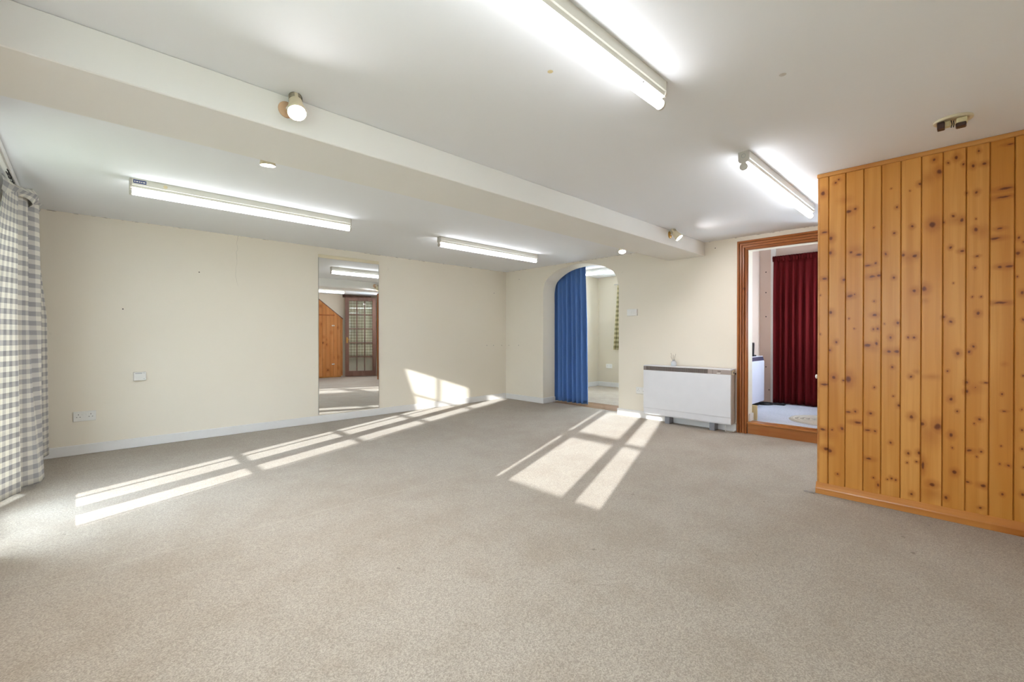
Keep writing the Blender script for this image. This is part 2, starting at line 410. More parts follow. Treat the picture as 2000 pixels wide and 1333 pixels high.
# casement window
wn = S(root('window_1', (XG, 1.09, WB), '', ''), 'white casement window beside the French doors', 'window')
VB = [(W0, .28), (.733, .826), (1.34, 1.43), (1.90, W1)]
mk('frame', *join(*[slat(XG-.03, XG+.03, a, b, WB, WT) for a, b in VB], slat(XG-.03, XG+.03, .28, 1.90, WB, .867), slat(XG-.03, XG+.03, .28, 1.90, 1.87, WT)), M['gloss'], wn)
for i in range(3):
    ya, yb = VB[i][1], VB[i+1][0]; tz = (1.338, 1.416) if i else (1.346, 1.378)
    mk('transom', *slat(XG-.025, XG+.025, ya, yb, *tz), M['gloss'], wn)
    for za, zb in ((.867, tz[0]), (tz[1], 1.87)): mk('pane', *boxgeo(XG-.002, XG+.002, ya, yb, za, zb), M['glass'], wn)
box('sill', XW-.02, XW+.07, W0-.04, W1+.04, WB-.03, WB-.001, M['gloss'], wn, .004)

# --- skirting boards
def skirt(name, x0, x1, y0, y1, h, label):
    return S(box(name, x0, x1, y0, y1, 0, h, M['gloss'], bev=.004), label, 'skirting')
skirt('baseboard_left', XW, XF-.018, YL-.018, YL, .088, 'white skirting board under the tall mirror')
S(mk('baseboard_arch', *join(boxgeo(XF-.018, XF, 4.627, YL-.018, 0, .085, .004), boxgeo(XF, XA, 4.627, 4.645, 0, .085, .004)), M['gloss']), 'white skirting board running from the room corner into the arch', 'skirting')
skirt('baseboard_far', XF-.020, XF, 1.795, 3.300, .088, 'white skirting board behind the storage heater')
skirt('baseboard_window', XW, XW+.018, YB, FD0, .088, 'white skirting board under the casement window')

# --- arch threshold, alcove (second room) behind the arch
S(box('trim_threshold', XF+.21, XA+.33, 3.0, 4.645, -.1, .004, M['thresh'], bev=.002), 'worn brown wooden threshold in the arched opening', 'threshold')
R2X, R2H = 7.83, 2.27
S(box('floor_alcove', XA+.33, R2X, 2.4, YL, -.1, .006, M['carpet2']), 'beige carpet of the second room behind the arch', 'floor')
S(box('floor_alcove_edge', XA, XA+.33, 4.645, YL, -.1, .004, M['carpet2']), 'carpet strip behind the blue curtain', 'floor')
S(box('ceiling_alcove', XA, R2X+.1, 2.3, YL+.1, R2H, R2H+.1, M['ceil']), 'white ceiling of the second room', 'ceiling')
S(box('wall_alcove_left', XA, R2X+.1, YL, YL+TH, 0, R2H, M['cream2']), 'cream left wall of the second room', 'wall')
S(mk('wall_alcove_header', *join(boxgeo(XF+.05, XA, 2.4, YL, H+.1, R2H)), M['cream2']), 'cream band above the arch in the second room', 'wall')
S(mk('wall_alcove_far', *join(*[boxgeo(R2X, R2X+TH, a, b, c, d) for a, b, c, d in ((2.4, 3.3, 0, R2H), (4.72, YL, 0, R2H), (3.3, 4.72, 0, .9), (3.3, 4.72, 2.05, R2H))]), M['cream2']), 'cream far wall of the second room with its window', 'wall')
S(box('wall_alcove_right', XA, R2X, 2.3, 2.4, 0, R2H, M['cream2']), 'cream right wall of the second room', 'wall')
w2 = S(root('window_2', (R2X+.05, 4.01, .9), '', ''), 'white window of the second room beyond the arch', 'window')
mk('frame', *join(*[boxgeo(R2X+.03, R2X+.08, a, b, c, d) for a, b, c, d in ((3.3, 3.35, .9, 2.05), (4.67, 4.72, .9, 2.05), (3.35, 4.67, .9, .95), (3.35, 4.67, 2.0, 2.05), (3.99, 4.03, .95, 2.0))]), M['gloss'], w2)
for a, b in ((3.35, 3.99), (4.03, 4.67)): mk('pane', *boxgeo(R2X+.05, R2X+.054, a, b, .95, 2.0), M['glass'], w2)
S(mk('baseboard_alcove', *join(boxgeo(XA+.33, R2X, YL-.016, YL, .006, .10, .003), boxgeo(R2X-.016, R2X, 2.4, YL-.016, .006, .10, .003)), M['gloss']), 'white skirting board of the second room', 'skirting')

# --- hall behind the doorway (floor 12 cm higher)
HX, HYL, HZ, HH = 6.95, 2.11, .12, 2.42
S(box('floor_hall', XD-.02, HX, WE, HYL, -.1, HZ, M['carpet3']), 'pale grey carpet of the raised hall', 'floor')
S(box('ceiling_hall', XD, HX+.1, WE-.1, HYL+.1, HH, HH+.1, M['ceil']), 'white ceiling of the hall', 'ceiling')
S(box('wall_hall_left', XD, HX+.1, HYL, HYL+.1, 0, HH, M['pinkish']), 'pinkish white left wall of the hall', 'wall')
wall_hall_far = S(box('wall_hall_far', HX, HX+.1, WE-.1, HYL, 0, HH, M['pinkish']), 'pinkish white far wall of the hall behind the red curtain', 'wall')
S(mk('wall_hall_right', *join(*[boxgeo(a, b, WE-.1, WE, c, d) for a, b, c, d in ((5.65, 5.85, 0, HH), (6.8, HX, 0, HH), (5.85, 6.8, 0, .85), (5.85, 6.8, 1.80, HH))]), M['pinkish']), 'white right wall of the hall with an added window', 'wall')
S(box('wall_hall_front', XD-.06, XD, WE, HYL+.1, H, HH, M['pinkish']), 'white band above the hall doorway', 'wall')
w3 = S(root('window_added_hall', (6.32, WE-.05, .85), '', ''), 'unseen white window added to light the hall from the side', 'window')  # invented opening that lets side daylight into the hall
mk('frame', *join(*[boxgeo(a, b, WE-.07, WE-.03, c, d) for a, b, c, d in ((5.85, 5.9, .85, 1.80), (6.75, 6.8, .85, 1.80), (5.9, 6.75, .85, .9), (5.9, 6.75, 1.75, 1.80), (6.3, 6.34, .9, 1.75))]), M['gloss'], w3)
for a, b in ((5.9, 6.3), (6.34, 6.75)): mk('pane', *boxgeo(a, b, WE-.052, WE-.048, .9, 1.75), M['glass'], w3)
S(box('baseboard_hall', XD-.10, XD+.01, DY1-.014, DY1, HZ, HZ+.085, M['gloss'], bev=.003), 'short white skirting block on the hall step', 'skirting')
S(box('trim_hall_corner', HX-.02, HX, 1.905, 1.965, HZ, 2.30, M['gloss'], bev=.003), 'white upright door trim beside the red curtain', 'trim')

# doorway architrave (moulded pine) and the pine step
ar = S(root('trim_doorway', (XF, DY1, 0), '', ''), 'moulded pine architrave around the hall doorway', 'door frame')
prof = [(0, 0), (0, .020), (.014, .024), (.016, .008), (.023, .008), (.025, .024), (.040, .024), (.042, .008), (.049, .008), (.051, .024), (.066, .024), (.068, .008), (.075, .008), (.077, .024), (.095, .022), (.100, .014), (.100, 0)]  # (distance from the opening, thickness)
A0, A1 = DY1, DY1+.100; AT = DZ+.097
def arch_side(y_in, sgn):
    V, F = [], []; n = len(prof)
    for (s, t) in prof: V.append((XF-t, y_in+sgn*s, 0))
    for (s, t) in prof: V.append((XF-t, y_in+sgn*s, DZ+s))
    for i in range(n): F.append([i, (i+1) % n, n+(i+1) % n, n+i])
    F += [list(range(n)), list(range(n, 2*n))]; return V, F
mk('architrave', *arch_side(DY1, 1), M['pineZ'], ar); mk('architrave', *arch_side(DY0, -1), M['pineZ'], ar)
V, F = [], []; n = len(prof)
for (s, t) in prof: V.append((XF-t, DY1+s, DZ+s))
for (s, t) in prof: V.append((XF-t, DY0-s, DZ+s))
F = [[i, (i+1) % n, n+(i+1) % n, n+i] for i in range(n)] + [list(range(n)), list(range(n, 2*n))]
mk('architrave', V, F, M['pineY'], ar)
mk('lining', *join(boxgeo(XF, XF+.018, DY1-.006, DY1+.004, HZ, DZ), boxgeo(XF, XF+.018, DY0, DY1, DZ-.004, DZ+.004)), M['pineZ'], ar)
S(mk('trim_step', *join(prismgeo([(XF-.004, 0), (XF-.004, .100), (XF-.012, .105), (XF-.012, .118), (XF-.006, .122), (XF+.135, .122), (XF+.135, 0)], DY0-.0, DY1-.007, 1)), M['step']), 'varnished pine step up into the hall', 'step')

# ================================================================== PINE PARTITION
pr = S(box('wall_right', PX+.016, PX+.10, YB, PY-.004, 0, H, M['pine']), 'tongue-and-groove pine partition wall', 'wall')
cuts = [PY, .663, .572, .480, .393, .302, .211, .120, .027, -.063, -.153, -.245, -.335, YB]
K1 = """70,508,10;78,703,14,5;78,935,12,5;57,1018,3;57,1213,3;133,455,5;152,438,5;110,733,9;108,806,8;175,940,7;108,1105,8;137,1252,6;105,1293,5;200,598,13,9;232,585,6;212,803,6;250,815,14,6;205,1022,13,7;230,1014,4;228,1186,3;200,1135,3;325,680,3;295,869,16,4;333,857,4;318,925,15,6;350,918,10,6;326,1048,4;328,1118,10,6;323,1188,5;346,1186,6;293,1270,16,8;337,1260,5,8;412,484,3;440,577,5;427,708,5;384,812,6;426,930,6;445,1158,7;376,1161,3;409,1229,7;400,1300,11,7;440,1300,13,8;507,495,3;517,674,6;472,817,7;530,820,10,7;527,996,9;497,1230,5;526,1230,6;555,460,7;653,400,13;627,340,7;620,664,15;578,986,12;580,1045,16,14,0;738,328,9;697,355,5;775,362,6;724,619,6;767,641,9;676,652,5;709,779,6;767,797,10,6;724,957,3;674,1129,6;711,1151,7;745,1310,9;851,295,6;881,358,11,6;822,370,8;841,501,7;790,505,5;835,634,3;834,690,9;842,822,8,4;831,880,5;819,1025,4;862,1027,4;846,1109,8;824,1276,6;804,1302,6;1010,260,18,4;985,483,34,6;975,525,34,5;957,684,14,5;933,734,25,6;955,875,12,6;1005,872,20,7;960,1056,34,5;1052,730,7;1073,750,5;1047,807,12,8;1043,923,4;1068,1005,8;1073,1140,6;180,540,30,18,0;230,790,34,20,0;500,830,40,22,0;740,640,40,22,0;600,430,34,30,0;320,1280,26,20,0;870,700,30,30,0"""
K2 = """85,420,22,6;75,665,14,7;95,770,15,8;135,382,9;188,398,5;125,665,5;178,660,8;113,780,10;155,907,5;213,392,14,18;213,570,14,5;250,567,6;265,627,20,6;354,437,5;333,577,8,6;318,668,13,5;356,675,5;323,823,14,6;349,927,4;376,965,6,9;452,327,6;457,483,4;487,535,7;442,736,6;447,930,6;424,935,4;470,937,5;551,378,7;585,352,18,12,0;555,595,10;535,793,7;596,792,8;530,845,4;585,840,5;555,1015,7;700,650,18;615,635,10;665,380,44,14,0;655,690,48,60,0;667,963,15,10;618,860,7,20;665,1010,44,30,0;753,347,5;770,500,9;804,566,5;772,695,10;778,763,4;790,897,10;743,1035,8;855,410,7;958,413,12,5;855,458,8;904,437,3;925,610,9,6;897,634,4;870,780,14,6;932,783,6;910,811,4;860,950,10,5;945,970,15,8;930,1090,8,5;1045,472,5;1060,565,9,4;1040,755,4;1080,862,9,5;1033,851,4;1050,1018,6;1060,310,16,12,0;1160,372,5;1152,557,5;1155,667,6;1155,770,5;1162,870,5;1158,1018,8;100,690,34,26,0;900,440,40,24,0"""
knots = []
for txt, ox, oy, s in ((K1, 1580, 180, 2.564), (K2, 1580, 600, 2.776)):
    for it in txt.split(';'):
        a = [float(x) for x in it.split(',')]; q = on(ox+a[0]/s, oy+a[1]/s, 0, PX)
        ry = abs(on(ox+a[0]/s+1, oy+a[1]/s, 0, PX).y-q.y)*a[2]/s*1.08; rz = abs(on(ox+a[0]/s, oy+a[1]/s+1, 0, PX).z-q.z)*(a[3] if len(a) > 3 else a[2])/s*1.02
        knots.append((q.y, q.z, ry, rz, a[4] if len(a) > 4 else 1))
TINT = [(0, 0), (2, -4), (-3, 2), (-6, -2), (-2, -6), (3, 2), (5, 6), (0, 2), (2, -2), (-3, -6), (-6, -4), (0, 0), (0, 0)]
for i in range(len(cuts)-1):
    y1, y0 = cuts[i], cuts[i+1]
    kn = [k for k in knots if y0-.006 < k[0] < y1+.006] or None
    tl, tm = TINT[i]
    m = wood_mat('pine_board_%d' % i, (214+tl, 152+tl, 75+tl), (199+tm, 132+tm, 54+tm), kn, 2, i*1.37, .36, 0 if kn else 3.0)
    c = .0035; g = .0006
    poly = [(PX+.0155, y0+g), (PX+.006, y0+g), (PX, y0+g+c), (PX, y1-g-c), (PX+.006, y1-g), (PX+.0155, y1-g)]
    mk('board', *prismgeo(poly, .02, H-.004, 2), m, pr)
box('end_board', PX+.001, PX+.100, PY-.004, PY+.008, .01, H-.004, M['pineZ' if False else 'pine'], pr, .002)
box('top_trim', PX-.014, PX+.002, YB, PY+.010, H-.026, H-.0005, M['pine'], pr, .003)
mk('plinth', *prismgeo([(PX+.01, 0.001), (PX-.024, 0.001), (PX-.024, .034), (PX-.021, .042), (PX-.004, .068), (PX+.002, .072), (PX+.01, .072)], YB, PY+.012, 1), M['plinth'], pr)
lathe('knob', (PX+.02, PY+.008, .777), (0, 1, 0), [(0, .010), (.003, .009), (.006, .014), (.010, .015), (.014, .010), (.015, .0)], M['plas'], pr, label='small round white knob')
tag(box('carpet_edging_strip', PX-.05, PX-.02, PY+.015, PY+.075, .0005, .005, M['silver'], bev=.001), 'short silver carpet edging strip at the foot of the pine partition', 'carpet strip')

# stair side panelling seen in the mirror (back of the lobby)
YS = -.33
sp = S(box('wall_stairs', PX+.10, 4.80, YB, YS-.016, 0, .03, M['pine']), 'pine boarding with a sloping top under the stairs', 'wall')
dz = lambda x: 1.984-.782*(x-4.20)
x = PX+.104
i = 0
while x < 4.83:
    x1 = min(x+.0945, 4.835)
    t0, t1 = min(dz(x), H-.006), min(dz(x1), H-.006)
    poly = [(x+.0025, .03), (x1-.0025, .03), (x1-.0025, t1), (x+.0025, t0)]
    m = wood_mat('stair_board_%d' % i, (208, 146, 86), (192, 126, 66), None, 2, 20+i*1.7, .4, 5.5)
    mk('board', *prismgeo(poly, YS-.016, YS, 1), m, sp)
    x = x1; i += 1
xs = 4.03
mk('sloping_trim', *prismgeo([(xs, dz(xs)), (xs, dz(xs)+.022), (4.84, dz(4.84)+.022), (4.84, dz(4.84))], YS-.02, YS+.008, 1), M['darkwood'], sp)
box('ledge_trim', PX+.104, 4.62, YS, YS+.022, 1.565, 1.595, M['pineY'], sp, .003)
S(box('trim_lobby_head', 4.87, 5.645, YB, YB+.04, 2.055, H-.004, M['darkwood'], bev=.003), 'brown timber head above the open glazed door', 'door frame')
for z in (.32, 1.30):
    mk('latch', *join(boxgeo(4.55, 4.62, YS, YS+.012, z, z+.03, .002), lathegeo((4.60, YS+.010, z+.015), (0, 1, 0), [(0, .012), (.02, .014), (.03, .006)], 12)), M['plas'], sp)

# ================================================================== OPEN GLAZED DOOR (in the mirror)
P0, P1 = Vector((4.86, -.24)), Vector((5.545, .085)); LW = (P1-P0).length
gd = root('glazed_door', (P0.x, P0.y, 0), 'dark brown glazed door standing open in the lobby, seen in the mirror', 'door', rotz=math.atan2(P1.y-P0.y, P1.x-P0.x))
st, t2 = .092, .02; gz0, gz1 = .15, 1.965
mk('stile_and_rails', *join(boxgeo(0, st, -t2, t2, .012, 2.05, .003), boxgeo(LW-st, LW, -t2, t2, .012, 2.05, .003), boxgeo(st, LW-st, -t2, t2, .012, gz0, .003), boxgeo(st, LW-st, -t2, t2, gz1, 2.05, .003)), M['darkwood'], gd, True)
pw = (LW-2*st)/3; ph = (gz1-gz0)/5
for i in (1, 2): box('glazing_bar', st+pw*i-.012, st+pw*i+.012, -.016, .016, gz0, gz1, M['darkwood'], gd, .002, True)
for j in range(1, 5): box('glazing_bar', st, LW-st, -.015, .015, gz0+ph*j-.012, gz0+ph*j+.012, M['darkwood'], gd, .002, True)
for i in range(3):
    for j in range(5): box('pane', st+pw*i+.012, st+pw*(i+1)-.012, -.002, .002, gz0+ph*j+.012, gz0+ph*(j+1)-.012, M['glass2'], gd, 0, True)
hp = box('handle_plate', .030, .066, t2, t2+.008, .87, 1.02, M['brass'], gd, .006, True, label='cream and brass handle plate')
mk('lever', *join(tubegeo([(.048, t2, .965), (.048, t2+.045, .965), (.055, t2+.05, .965), (.135, t2+.05, .962)], .008, 8)), M['brass'], hp, True, True)

# ================================================================== CURTAINS
def catmull(pts, n):
    out = []
    for i in range(len(pts)-1):
        p0, p1, p2, p3 = pts[max(i-1, 0)], pts[i], pts[i+1], pts[min(i+2, len(pts)-1)]
        for k in range(n):
            t = k/n
            out.append(Vector(tuple(.5*((2*b)+(c-a)*t+(2*a-5*b+4*c-d)*t*t+(-a+3*b-3*c+d)*t**3) for a, b, c, d in zip(p0, p1, p2, p3))))
    return out+[Vector(pts[-1])]
def cloth(name, levels, mat, parent=None, n=8, nz=36, zfun=None, thick=.003, ufac=1.0):
    """levels = [(z, [plan points])] from top to bottom; same number of points at each level"""
    curves = [(z, catmull(p, n)) for z, p in levels]; m = len(curves[0][1])
    zt, zb = curves[0][0], curves[-1][0]
    # arc length from the last level
    arc_ = [0]
    for a, b in zip(curves[-1][1], curves[-1][1][1:]): arc_.append(arc_[-1]+(b-a).length*ufac)
    V, UV, F = [], [], []
    for j in range(nz+1):
        z = zt+(zb-zt)*j/nz
        for a in range(len(curves)-1):
            if curves[a][0] >= z-1e-9 >= curves[a+1][0]-1e-6: break
        t = (curves[a][0]-z)/(curves[a][0]-curves[a+1][0]); t = max(0, min(1, t))
        for i in range(m):
            p = curves[a][1][i].lerp(curves[a+1][1][i], t)
            zz = z + (zfun(i/(m-1), p, j/nz) if zfun else 0)
            V.append((p.x, p.y, zz)); UV.append((arc_[i], z))
    for j in range(nz):
        for i in range(m-1): F.append([j*m+i, j*m+i+1, (j+1)*m+i+1, (j+1)*m+i])
    o = mk(name, V, F, mat, parent, smooth=True, uvs=UV)
    so = o.modifiers.new('thickness', 'SOLIDIFY'); so.thickness = thick; so.offset = 0
    return o
def pleats(a0, a1, x0, amp, n, rnd, fixed_x=True, jitter=.25):
    """zig-zag plan points between a0..a1 (along y if fixed_x) around x0"""
    pts = []
    for i in range(n+1):
        t = i/n; a = a0+(a1-a0)*(t+(rnd.uniform(-jitter, jitter)/n if 0 < i < n else 0)); b = x0+amp*(1 if i % 2 else -1)*rnd.uniform(.6, 1.1)
        pts.append((b, a) if fixed_x else (a, b))
    return pts

# --- checked window curtain in view
ck = root('checked_curtain', (-.30, 4.75, .02), 'cream and grey checked curtain bunched at the mirror wall end of the French doors', 'curtain', 'checked curtains of the French doors')
top = [(-.340, 4.165), (-.328, 4.185), (-.304, 4.22), (-.294, 4.25), (-.312, 4.28), (-.320, 4.32), (-.276, 4.38), (-.262, 4.42), (-.283, 4.45), (-.290, 4.49), (-.238, 4.56), (-.222, 4.62), (-.270, 4.70), (-.310, 4.86), (-.272, 5.05), (-.310, 5.30)]
mid = [(-.405, 4.00), (-.372, 4.10), (-.322, 4.21), (-.300, 4.27), (-.322, 4.31), (-.335, 4.35), (-.285, 4.41), (-.262, 4.45), (-.285, 4.48), (-.290, 4.52), (-.235, 4.58), (-.212, 4.64), (-.270, 4.74), (-.310, 4.90), (-.205, 5.16), (-.280, 5.34)]
bot = [(-.430, 3.98), (-.390, 4.10), (-.330, 4.25), (-.294, 4.33), (-.312, 4.37), (-.335, 4.40), (-.288, 4.46), (-.232, 4.51), (-.215, 4.525), (-.205, 4.545), (-.198, 4.58), (-.222, 4.62), (-.290, 4.70), (-.300, 4.92), (-.198, 5.20), (-.262, 5.36)]
ckz = lambda t, p, s: (s**6)*(.075*max(0, (t-.55)/.45)) + (1-s)**8*(-.05*max(0, math.sin(t*9.0)))
cloth('drape', [(2.034, top), (1.2, mid), (.028, bot)], M['check'], ck, n=7, nz=48, zfun=ckz)
# ruffled heading that flops forward over the rail
hd = [(-.345, 4.14), (-.300, 4.20), (-.262, 4.28), (-.235, 4.36), (-.215, 4.44), (-.222, 4.54), (-.205, 4.66), (-.245, 4.74), (-.225, 4.90), (-.255, 5.05)]
hd2 = [(-.352, 4.13), (-.325, 4.20), (-.300, 4.28), (-.262, 4.35), (-.240, 4.43), (-.262, 4.53), (-.232, 4.65), (-.280, 4.74), (-.255, 4.90), (-.285, 5.05)]
cloth('heading', [(2.046, hd2), (2.01, hd), (1.950, hd2)], M['check'], ck, n=6, nz=8, zfun=lambda t, p, s: -.012*math.sin(t*15)*s - .03*abs(math.sin(t*7))*(1-s))
rl = tag(root('curtain_rail', (-.332, 3.9, 2.05), '', ''), 'white curtain rail with gliders above the French doors', 'curtain rail')
mk('rail', *join(boxgeo(-.338, -.326, 2.45, 5.30, 2.052, 2.074, .002), boxgeo(-.341, -.323, 2.45, 5.30, 2.050, 2.054, .001)), M['plas'], rl)
for y in (2.6, 3.5, 4.20, 5.15): box('bracket', -.345, -.318, y-.012, y+.012, 2.074, 2.087, M['plas'], rl)
for i, y in enumerate((4.02, 4.05, 4.09, 4.13, 4.16, 4.24, 4.30)):
    mk('glider', *tubegeo([(-.322, y, 2.052), (-.314, y+.004, 2.040), (-.318, y+.012, 2.028), (-.326, y+.004, 2.036)], .003, 6), M['black'], rl)
def side_curtain(y0, y1, z0, z1, label, group, seed, mat='check', x0=-.33, amp=.035, n=10):
    r = random.Random(seed); p = pleats(y0, y1, x0, amp, n, r)
    o = cloth('checked_curtain', [(z1, p), (z0, [(a[0]*1+.0, a[1]) for a in p])], M[mat], n=6, nz=20); return tag(o, label, 'curtain', group)
side_curtain(2.56, 3.27, .03, 2.045, 'cream and grey checked curtain at the casement end of the French doors', 'checked curtains of the French doors', 3)
side_curtain(1.50, 1.98, .70, 2.02, 'short checked curtain on the casement window, French door side', 'short checked curtains of the casement', 4)
side_curtain(.10, .56, .70, 2.02, 'short checked curtain on the casement window, back wall side', 'short checked curtains of the casement', 5)
rl2 = tag(box('curtain_rail', -.338, -.326, .02, 2.08, 2.022, 2.045, M['plas'], bev=.002), 'white curtain rail above the casement window', 'curtain rail')
S(box('trim_window_batten', XW, -.318, .0, 2.1, 2.046, 2.085, M['gloss'], bev=.003), 'white timber batten above the casement rail', 'trim')

# --- blue curtain in the arch
r = random.Random(11); XB = 5.50
pb = pleats(4.045, 4.80, XB+.012, .046, 16, r); pb[0] = (XB-.01, 4.045)
pt = [(XB+(a-XB)*.55, 4.085+(b-4.045)*.98) for a, b in pb]
pm = [(a, 4.060+(b-4.045)*.99) for a, b in pb]
bc = tag(cloth('blue_curtain', [(2.20, pt), (1.30, pm), (.012, pb)], M['blue'], n=6, nz=30), 'long blue pleated curtain drawn to one side of the arch', 'curtain')
tag(mk('curtain_pole', *tubegeo([(XB-.001, 3.15, 2.212), (XB-.001, 5.1, 2.212)], .009, 10), M['plas'], smooth=True), 'white curtain pole above the arch carrying the blue curtain', 'curtain pole')
# --- red curtain in the hall
r = random.Random(5); XR = 6.88
prd = pleats(.98, 1.915, XR, .028, 24, r); prt = [(XR+(a-XR)*.35, b) for a, b in prd]
rc = root('red_curtain', (XR, 1.45, HZ), 'full-length dark red curtain with a gathered heading in the hall', 'curtain')
cloth('drape', [(2.10, prt), (1.6, prd), (HZ+.012, prd)], M['red'], rc, n=5, nz=24)
ph_ = pleats(.98, 1.925, XR, .010, 60, random.Random(9)); phb = [(a-.012, b) for a, b in ph_]
cloth('heading', [(2.150, ph_), (2.125, phb), (2.075, ph_)], M['red'], rc, n=2, nz=8)
# --- green checked curtain in the second room
r = random.Random(6)
pg = pleats(4.74, 5.06, 7.76, .022, 8, r); pgt = [(a, 4.72+(b-4.74)*.75) for a, b in pg]
tag(cloth('green_checked_curtain', [(2.075, pgt), (.775, pg)], M['check2'], n=6, nz=20), 'cream and green checked curtain in the room beyond the arch', 'curtain')
tag(mk('curtain_pole', *tubegeo([(7.76, 3.1, 2.09), (7.76, 5.05, 2.09)], .009, 10), M['plas'], smooth=True), 'white curtain pole over the window beyond the arch', 'curtain pole')
# door curtain behind the glazed door
dirv = (P1-P0).normalized(); nrm = Vector((dirv.y, -dirv.x))
pts = []
rr = random.Random(8)
for i in range(15):
    s = .07+(LW-.14)*i/14; q = P0+dirv*s+nrm*(.050+.012*(1 if i % 2 else -1)); pts.append((q.x, q.y))
dc = tag(cloth('door_curtain', [(2.02, pts), (.50, pts)], M['check3'], n=4, nz=10), 'pale checked curtain hung behind the panes of the brown glazed door', 'curtain')
tag(mk('curtain_wire', *tubegeo([(P0.x+dirv.x*.05+nrm.x*.05, P0.y+dirv.y*.05+nrm.y*.05, 2.03), (P1.x-dirv.x*.05+nrm.x*.05, P1.y-dirv.y*.05+nrm.y*.05, 2.03)], .005, 8), M['plas']), 'thin white wire behind the top of the glazed door', 'curtain wire')

# ================================================================== MIRROR
mr = root('wall_mirror', (2.442, YL, .098), 'tall frameless wall mirror screwed to the cream wall', 'mirror')
box('glass', 2.053, 2.832, YL-.008, YL-.001, .098, 2.003, M['mirror'], mr, .001)
box('top_channel', 2.050, 2.835, YL-.014, YL, 2.000, 2.040, M['cream_plas'], mr, .002, label='cream strip along the top')
mk('edge_strip', *join(boxgeo(2.0495, 2.053, YL-.010, YL, .096, 2.0), boxgeo(2.832, 2.8355, YL-.010, YL, .096, 2.0)), M['silver'], mr)

# ================================================================== CEILING LIGHTS
def batten(x0, x1, yc, zc, label):
    b = root('fluorescent_batten', ((x0+x1)/2, yc, zc), label, 'strip light', 'fluorescent strip lights')
    L = (x1-x0)/2; zz = 0
    mk('body', *prismgeo([(-.029, 0), (-.029, -.040), (-.024, -.043), (-.020, -.058), (.020, -.058), (.024, -.043), (.029, -.040), (.029, 0)], -L+.012, L-.012, 0), M['batten'], b, True)
    for s in (-1, 1):
        e0, e1 = sorted((s*L, s*(L-.012)))
        poly = [(.029, 0), (-.029, 0), (-.029, -.050), (-.022, -.062), (-.011, -.064)]
        for k in range(17):
            t = math.radians(122+296*k/16); poly.append((.021*math.cos(t), -.088+.021*math.sin(t)))
        poly += [(.011, -.064), (.022, -.062), (.029, -.050)]
        cp = mk('end_cap', *prismgeo(poly, e0, e1, 0), M['battencap'], b, True)
        mk('cap_knockout', *tubegeo([(s*L, .011*math.cos(k*math.pi/10), -.026+.011*math.sin(k*math.pi/10)) for k in range(21)], .0010, 6), M['grey'], cp, True)
        # lampholder neck on the tube side
    lathe('tube', (-L+.012, 0, -.088), (1, 0, 0), [(0, .016), (.006, .019), (2*L-.030, .019), (2*L-.024, .016)], M['tube'], b, 24, True, True)
    for xx in (L-.17, -L+.17): lathe('tray_screw', (xx, -.012, -.0575), (0, 0, -1), [(0, .004), (.003, .003)], M['dark'], b, 8, False, True)
    return b
LB = batten(.235, 1.792, .933, H, 'fluorescent strip light on the ceiling in line with the hall doorway light, window end')
LA = copy_tree(LB); LA.location = (1.013, 4.012, H); LA['label'] = 'fluorescent strip light with a blue sticker, above the wall sockets'
st_ = box('sticker', -.772+.012, -.690, -.0298, -.0290, -.031, -.007, M['bluelab'], LA, 0, True, label='small blue printed sticker')
for i, (a, b) in enumerate(((-.755, -.748), (-.744, -.734), (-.730, -.722), (-.718, -.712), (-.708, -.696))):
    box('print', a, b, -.0301, -.0298, -.023, -.016, M['plas'], st_, 0, True)
lathe('rating_disc', (-.585, -.029, -.022), (0, -1, 0), [(0, .012), (.002, .012), (.003, .008), (.0031, 0)], M['old_plas'], LA, 20, False, True, label='round cream disc on the side')
LC = copy_tree(LB); LC.location = (3.557, .933, H); LC['label'] = 'fluorescent strip light running towards the hall doorway beside the pine wall'
LD = copy_tree(LB); LD.location = (3.560, 4.025, H); LD['label'] = 'fluorescent strip light near the corner in front of the blue curtain arch'
LE = copy_tree(LB); LE.location = (6.69, 4.65, R2H); LE.rotation_euler = (0, 0, math.pi/2); LE['label'] = 'fluorescent strip light in the second room seen through the arch'

def spot(name_loc, axis, base, base_n, label, rose_mat, group, lamp='lamp'):
    """name_loc = centre of the lamp face; axis = where the lamp points"""
    ax_ = Vector(axis).normalized(); f = Vector(name_loc); b = Vector(base); bn = Vector(base_n)
    s = root('spotlight', base, label, 'spotlight', group)
    lathe('ceiling_rose', b, bn, [(0, .036), (.004, .036), (.009, .033), (.012, .020), (.0125, 0)], rose_mat, s, 32)
    lathe('fixing_screw', b+bn*.006+Vector((-.022, 0, 0)), bn, [(0, .004), (.003, .003)], M['dark'], s, 8)
    h0 = f - ax_*.075
    mk('arm', *tubegeo([b+bn*.008, b+bn*.030, (b+bn*.03).lerp(h0, .5)+Vector((0, 0, .004)), h0], .008, 10), M['plas'], s, smooth=True)
    prof_ = [(-.118, .012), (-.116, .024), (-.108, .0275), (-.070, .0275), (-.055, .030), (-.030, .035), (-.006, .039), (0, .039), (.0, .0365), (-.014, .0355)]
    hd_ = lathe('lamp_head', f, ax_, prof_, M['cream_plas'], s, 32)
    a, u, v = frame_of(ax_)
    for k in range(4):
        V, F = [], []
        for q in range(4):
            t0 = q*math.pi/2+.25; t1 = t0+1.05
            pts = [f-ax_*(.080+.008*k)+(u*math.cos(t0+(t1-t0)*e/5)+v*math.sin(t0+(t1-t0)*e/5))*.0276 for e in range(6)]
            V, F = join((V, F), tubegeo(pts, .0013, 5))
        mk('vent_slot', V, F, M['dark'], hd_)
    lathe('bulb', f, ax_, [(-.016, .0345), (-.013, .032), (-.009, .025), (-.006, .013), (-.005, .0)], M[lamp], s, 32)
    return s
SPG = 'spotlights on the ceiling beam'
